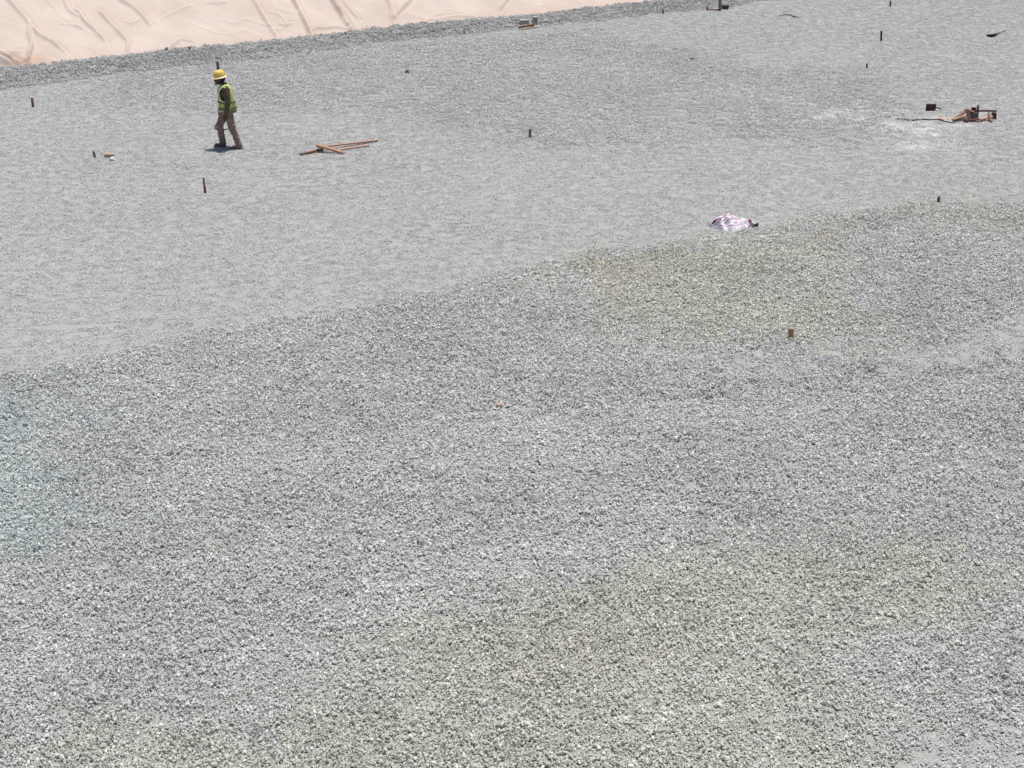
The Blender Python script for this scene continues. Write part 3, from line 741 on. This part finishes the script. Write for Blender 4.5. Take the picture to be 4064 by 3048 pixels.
parts = [ball(HEAD + Vector((.012, 0, .02)), (.098, .078, .115)), ball(HEAD + Vector((-.035, 0, -.065)), (.062, .058, .065)),
         sweep([HEAD + Vector((-.088, 0, .0)), HEAD + Vector((-.115, 0, -.04)), HEAD + Vector((-.095, 0, -.055))], [.010, .017, .012], 8),
         sweep([HEAD + Vector((-.090, -.025, -.080)), HEAD + Vector((-.097, 0, -.082)), HEAD + Vector((-.090, .025, -.080))], [.009, .011, .009], 7),
         ball(HEAD + Vector((.015, -.078, -.01)), (.022, .012, .034), 10), ball(HEAD + Vector((.015, .078, -.01)), (.022, .012, .034), 10),
         sweep([(-.085, 0, 1.46), (-.05, 0, 1.41), (-.01, 0, 1.35)], [.056, .056, .07], 12),
         sweep([(0, 0, .84), (.0, 0, 1.0), (-.0, 0, 1.2), (.0, 0, 1.36)], [(.11, .15), (.105, .14), (.115, .165), (.07, .12)], 14),
         sweep([nearS, nearE, nearW], [.05, .042, .028], 10), sweep([farS, farE, farW], [.05, .042, .028], 10),
         sweep([hipN, kneeN, ankN], [.08, .055, .036], 10), sweep([hipF, kneeF, ankF], [.08, .055, .036], 10)] + hand(nearW, nearHd, -1) + hand(farW, farHd, -1)
body = fused('body', parts, M_SKIN, wk, .0065, 2); body['label'] = 'head, neck and hands with dark brown skin'
for s in (-1, 1):
    V, F = ball(HEAD + Vector((-.082, s * .032, .008)), (.012, .014, .009), 8); mesh_obj('eye', V, F, mat('eye_white', (.5, .48, .45), .3), wk, True)
V, F = ball(HEAD + Vector((.028, 0, .022)), (.098, .084, .108), 20)
hair = mesh_obj('hair', V, F, M_HAIR, wk, True); hair['label'] = 'short black hair under the hard hat'
# trousers
def leg(h, k, a, side):
    h, k, a = Vector(h), Vector(k), Vector(a)
    return sweep([h + Vector((0, 0, .04)), h.lerp(k, .35), h.lerp(k, .8), k, k.lerp(a, .3), k.lerp(a, .7), a + Vector((0, 0, -.01)), a + Vector((0, 0, -.03))],
                 [.112, .102, .084, .079, .073, .068, .065, .062], 14)
parts = [sweep([(.015, 0, .78), (.015, 0, .86), (.01, 0, .95)], [(.135, .175), (.14, .185), (.13, .165)], 18), leg(hipN, kneeN, ankN, -1), leg(hipF, kneeF, ankF, 1),
         ball((.02, 0, .76), (.11, .12, .10))]
fused('trousers', parts, M_TROU, wk, .011, 3, (.06, .05))['label'] = 'loose mauve brown work trousers'
# shirt with long sleeves, and its pale tail
def sleeve(s, e, w):
    s, e, w = map(Vector, (s, e, w)); c = Vector((0, 0, 1.33))
    return sweep([s.lerp(c, .35), s, s.lerp(e, .5), e, e.lerp(w, .5), e.lerp(w, .93)], [.075, .082, .070, .062, .056, .050], 12)
parts = [sweep([(.01, 0, .93), (.01, 0, 1.1), (.0, 0, 1.24), (.01, 0, 1.34), (-.01, 0, 1.395), (-.03, 0, 1.415)], [(.13, .165), (.13, .175), (.135, .19), (.105, .165), (.07, .085), (.06, .066)], 18),
         sleeve(nearS, nearE, nearW), sleeve(farS, farE, farW)]
fused('shirt', parts, M_SHIRT, wk, .011, 3, (.05, .022))['label'] = 'dark olive long sleeved shirt'
def shell(name, rings, material, parent, n=48, hole=None, thick=.008, sub=6):
    zs = [r[0] for r in rings]; zz = np.linspace(zs[0], zs[-1], (len(zs) - 1) * sub + 1)
    cx = np.interp(zz, zs, [r[1] for r in rings]); ax = np.interp(zz, zs, [r[2] for r in rings]); by = np.interp(zz, zs, [r[3] for r in rings])
    V = []; F = []
    for i, z in enumerate(zz):
        for k in range(n):
            a = 2 * math.pi * k / n
            rr = 1 + .05 * math.sin(a * 5 + z * 9) * (1 - i / len(zz)) + .02 * math.sin(a * 9 - z * 21)
            V.append(Vector((cx[i] + ax[i] * math.cos(a) * rr, by[i] * math.sin(a) * rr, z)))
    for i in range(len(zz) - 1):
        for k in range(n):
            a = 2 * math.pi * (k + .5) / n; z = (zz[i] + zz[i + 1]) / 2
            if hole and hole(a, z): continue
            F.append((i * n + k, i * n + (k + 1) % n, (i + 1) * n + (k + 1) % n, (i + 1) * n + k))
    o = mesh_obj(name, V, F, material, parent, True)
    bm = bmesh.new(); bm.from_mesh(o.data); bmesh.ops.delete(bm, geom=[v for v in bm.verts if not v.link_faces], context='VERTS'); bm.to_mesh(o.data); bm.free()
    if thick: q = o.modifiers.new('cloth', 'SOLIDIFY'); q.thickness = thick; q.offset = 0
    return o
shell('shirt_tail', [(.80, .035, .175, .20), (.86, .03, .170, .20), (.94, .02, .160, .195)], M_TAIL, wk)['label'] = 'khaki shirt tail hanging below the vest'
VR = [(.875, .035, .185, .215), (.95, .03, .180, .212), (1.05, .02, .172, .21), (1.15, .01, .165, .212), (1.26, .0, .158, .218), (1.335, .005, .130, .205), (1.385, .0, .095, .150), (1.415, -.01, .078, .098)]
def arm_hole(a, z):
    for c in (math.pi / 2, 3 * math.pi / 2):
        off = -.10 if c > 3 else .10
        if ((a - c - off) / .62) ** 2 + ((z - 1.225) / .15) ** 2 < 1: return True
    return abs(a - math.pi) < .5 * max(0, (z - 1.22) / .19)
vest = shell('safety_vest', VR, M_VEST, wk, 64, arm_hole, .008, 8); vest['label'] = 'lime green sleeveless safety vest'
def vest_pt(a, z, out=.012):
    zs = [r[0] for r in VR]
    return Vector((np.interp(z, zs, [r[1] for r in VR]) + (np.interp(z, zs, [r[2] for r in VR]) + out) * math.cos(a), (np.interp(z, zs, [r[3] for r in VR]) + out) * math.sin(a), z))
for c, off in ((math.pi / 2, .10), (3 * math.pi / 2, -.10)):
    ring = [vest_pt(c + off + .64 * math.cos(t), 1.225 + .155 * math.sin(t)) for t in np.linspace(0, 2 * math.pi, 41)]
    V, F = sweep(ring, [(.013, .009)] * len(ring), 8); mesh_obj('armhole_trim', V, F, M_TRIM, vest, True)
for s in (-1, 1):
    ring = [vest_pt(math.pi + s * .5 * max(0, (z - 1.22) / .19), z) for z in np.linspace(1.22, 1.41, 10)]
    V, F = sweep(ring, [(.012, .009)] * len(ring), 8); mesh_obj('neck_trim', V, F, M_TRIM, vest, True)
for z0 in (1.035, .905):
    rg = [(z0 - .014,) + tuple(vest_pt(0, z0)[:0]) for _ in ()]
    zs = [r[0] for r in VR]
    mk = lambda z: (z, float(np.interp(z, zs, [r[1] for r in VR])), float(np.interp(z, zs, [r[2] for r in VR])) + .013, float(np.interp(z, zs, [r[3] for r in VR])) + .013)
    shell('reflective_band', [mk(z0 - .016), mk(z0 + .016)], M_BAND, vest, 64, None, .003, 4)
shell('belt', [(.835, .02, .190, .205), (.862, .02, .190, .205)], M_BELT, wk, 48, lambda a, z: not (1.2 * math.pi - .35 < a < 1.5 * math.pi - .1), .006, 2)['label'] = 'belt end with its sun highlight painted pale'
# shoes
def shoe(ank, yaw, pitch):
    a = Vector((0, 0, 0))
    parts = [sweep([(.075, 0, -.045), (.03, 0, -.035), (-.06, 0, -.05), (-.14, 0, -.062), (-.185, 0, -.068)], [(.040, .036), (.046, .040), (.038, .044), (.030, .045), (.018, .030)], 12),
             sweep([(.03, 0, .03), (.03, 0, -.03)], [.045, .047], 12)]
    o = fused('shoe', parts, M_SHOE, wk, .008, 2)
    V, F = sweep([(.085, 0, -.082), (.02, 0, -.082), (-.07, 0, -.084), (-.15, 0, -.086), (-.195, 0, -.086)], [(.010, .040), (.012, .042), (.010, .046), (.010, .046), (.008, .030)], 12)
    s = mesh_obj('sole', V, F, M_BLACK, o, True)
    o.location = ank; o.rotation_euler = (0, pitch, yaw); return o
shoe((ankN[0], ankN[1], ankN[2] - .005), .12, R(2)); shoe((ankF[0], ankF[1], .095), -.1, R(3))
# face mask pulled under the chin
V, F = sweep([HEAD + Vector((-.03, -.062, -.095)), HEAD + Vector((-.085, -.04, -.118)), HEAD + Vector((-.105, 0, -.122)), HEAD + Vector((-.085, .04, -.118)), HEAD + Vector((-.03, .062, -.095))], [.014, .022, .026, .022, .014], 8)
mesh_obj('face_mask', V, F, M_MASK, wk, True)['label'] = 'pale green face mask pulled under the chin'
# hard hat
hat = bpy.data.objects.new('hard_hat', None); col.objects.link(hat); hat.parent = wk; hat.location = HEAD + Vector((.005, 0, .045)); hat.rotation_euler = (0, R(-9), 0)
hat['label'] = 'yellow hard hat with pale wide brim'
V = []; F = []; n = 40; prof_h = [(1.0, 0), (1.0, .03), (.985, .065), (.93, .105), (.80, .142), (.58, .168), (.30, .180), (.05, .183)]
for r_, z in prof_h:
    for k in range(n):
        a = 2 * math.pi * k / n; rib = 1 + .035 * math.exp(-(math.sin(a) / .14) ** 2) * (r_ < .99)
        V.append((.128 * r_ * math.cos(a) * rib, .112 * r_ * math.sin(a), z * .86 * (1 + (rib - 1) * .8)))
for i in range(len(prof_h) - 1):
    for k in range(n): F.append((i * n + k, i * n + (k + 1) % n, (i + 1) * n + (k + 1) % n, (i + 1) * n + k))
F.append(tuple((len(prof_h) - 1) * n + k for k in range(n)))
o = mesh_obj('helmet_shell', V, F, M_HAT, hat, True)
V = []; F = []
for r0, r1, z in [(.120, .104, .012), (.150, .130, .006), (.162, .142, -.006), (.160, .140, -.014), (.120, .104, -.004)]:
    for k in range(n):
        a = 2 * math.pi * k / n; ext = .03 * max(0, -math.cos(a)) ** 2 * (r0 > .13)
        V.append(((r0 + ext) * math.cos(a), r1 * math.sin(a), z - ext * .2))
for i in range(4):
    for k in range(n): F.append((i * n + k, i * n + (k + 1) % n, (i + 1) * n + (k + 1) % n, (i + 1) * n + k))
mesh_obj('brim', V, F, M_BRIM, hat, True)['label'] = 'pale yellow brim'
# bent rod in the far hand
rod_pts = [(-.200, .215, .82), (-.180, .212, .74), (-.172, .212, .67), (-.225, .22, .545), (-.305, .23, .41), (-.315, .23, .385), (-.295, .23, .365), (-.22, .235, .345), (-.05, .24, .36), (.06, .24, .365)]
V, F = sweep(rod_pts, [.020, .020, .018, .016, .015, .015, .015, .014, .013, .012], 8)
rod = mesh_obj('bent_rod', V, F, mat('dark_steel', (.05, .045, .042), .5, .2, 20), None, True); rod.location = wp; rod.scale = (.955,) * 3
tag(rod, 'thin dark bent rod carried low in the walking worker\'s hand', 'rod')
print('gravel clusters', n, len(AX))
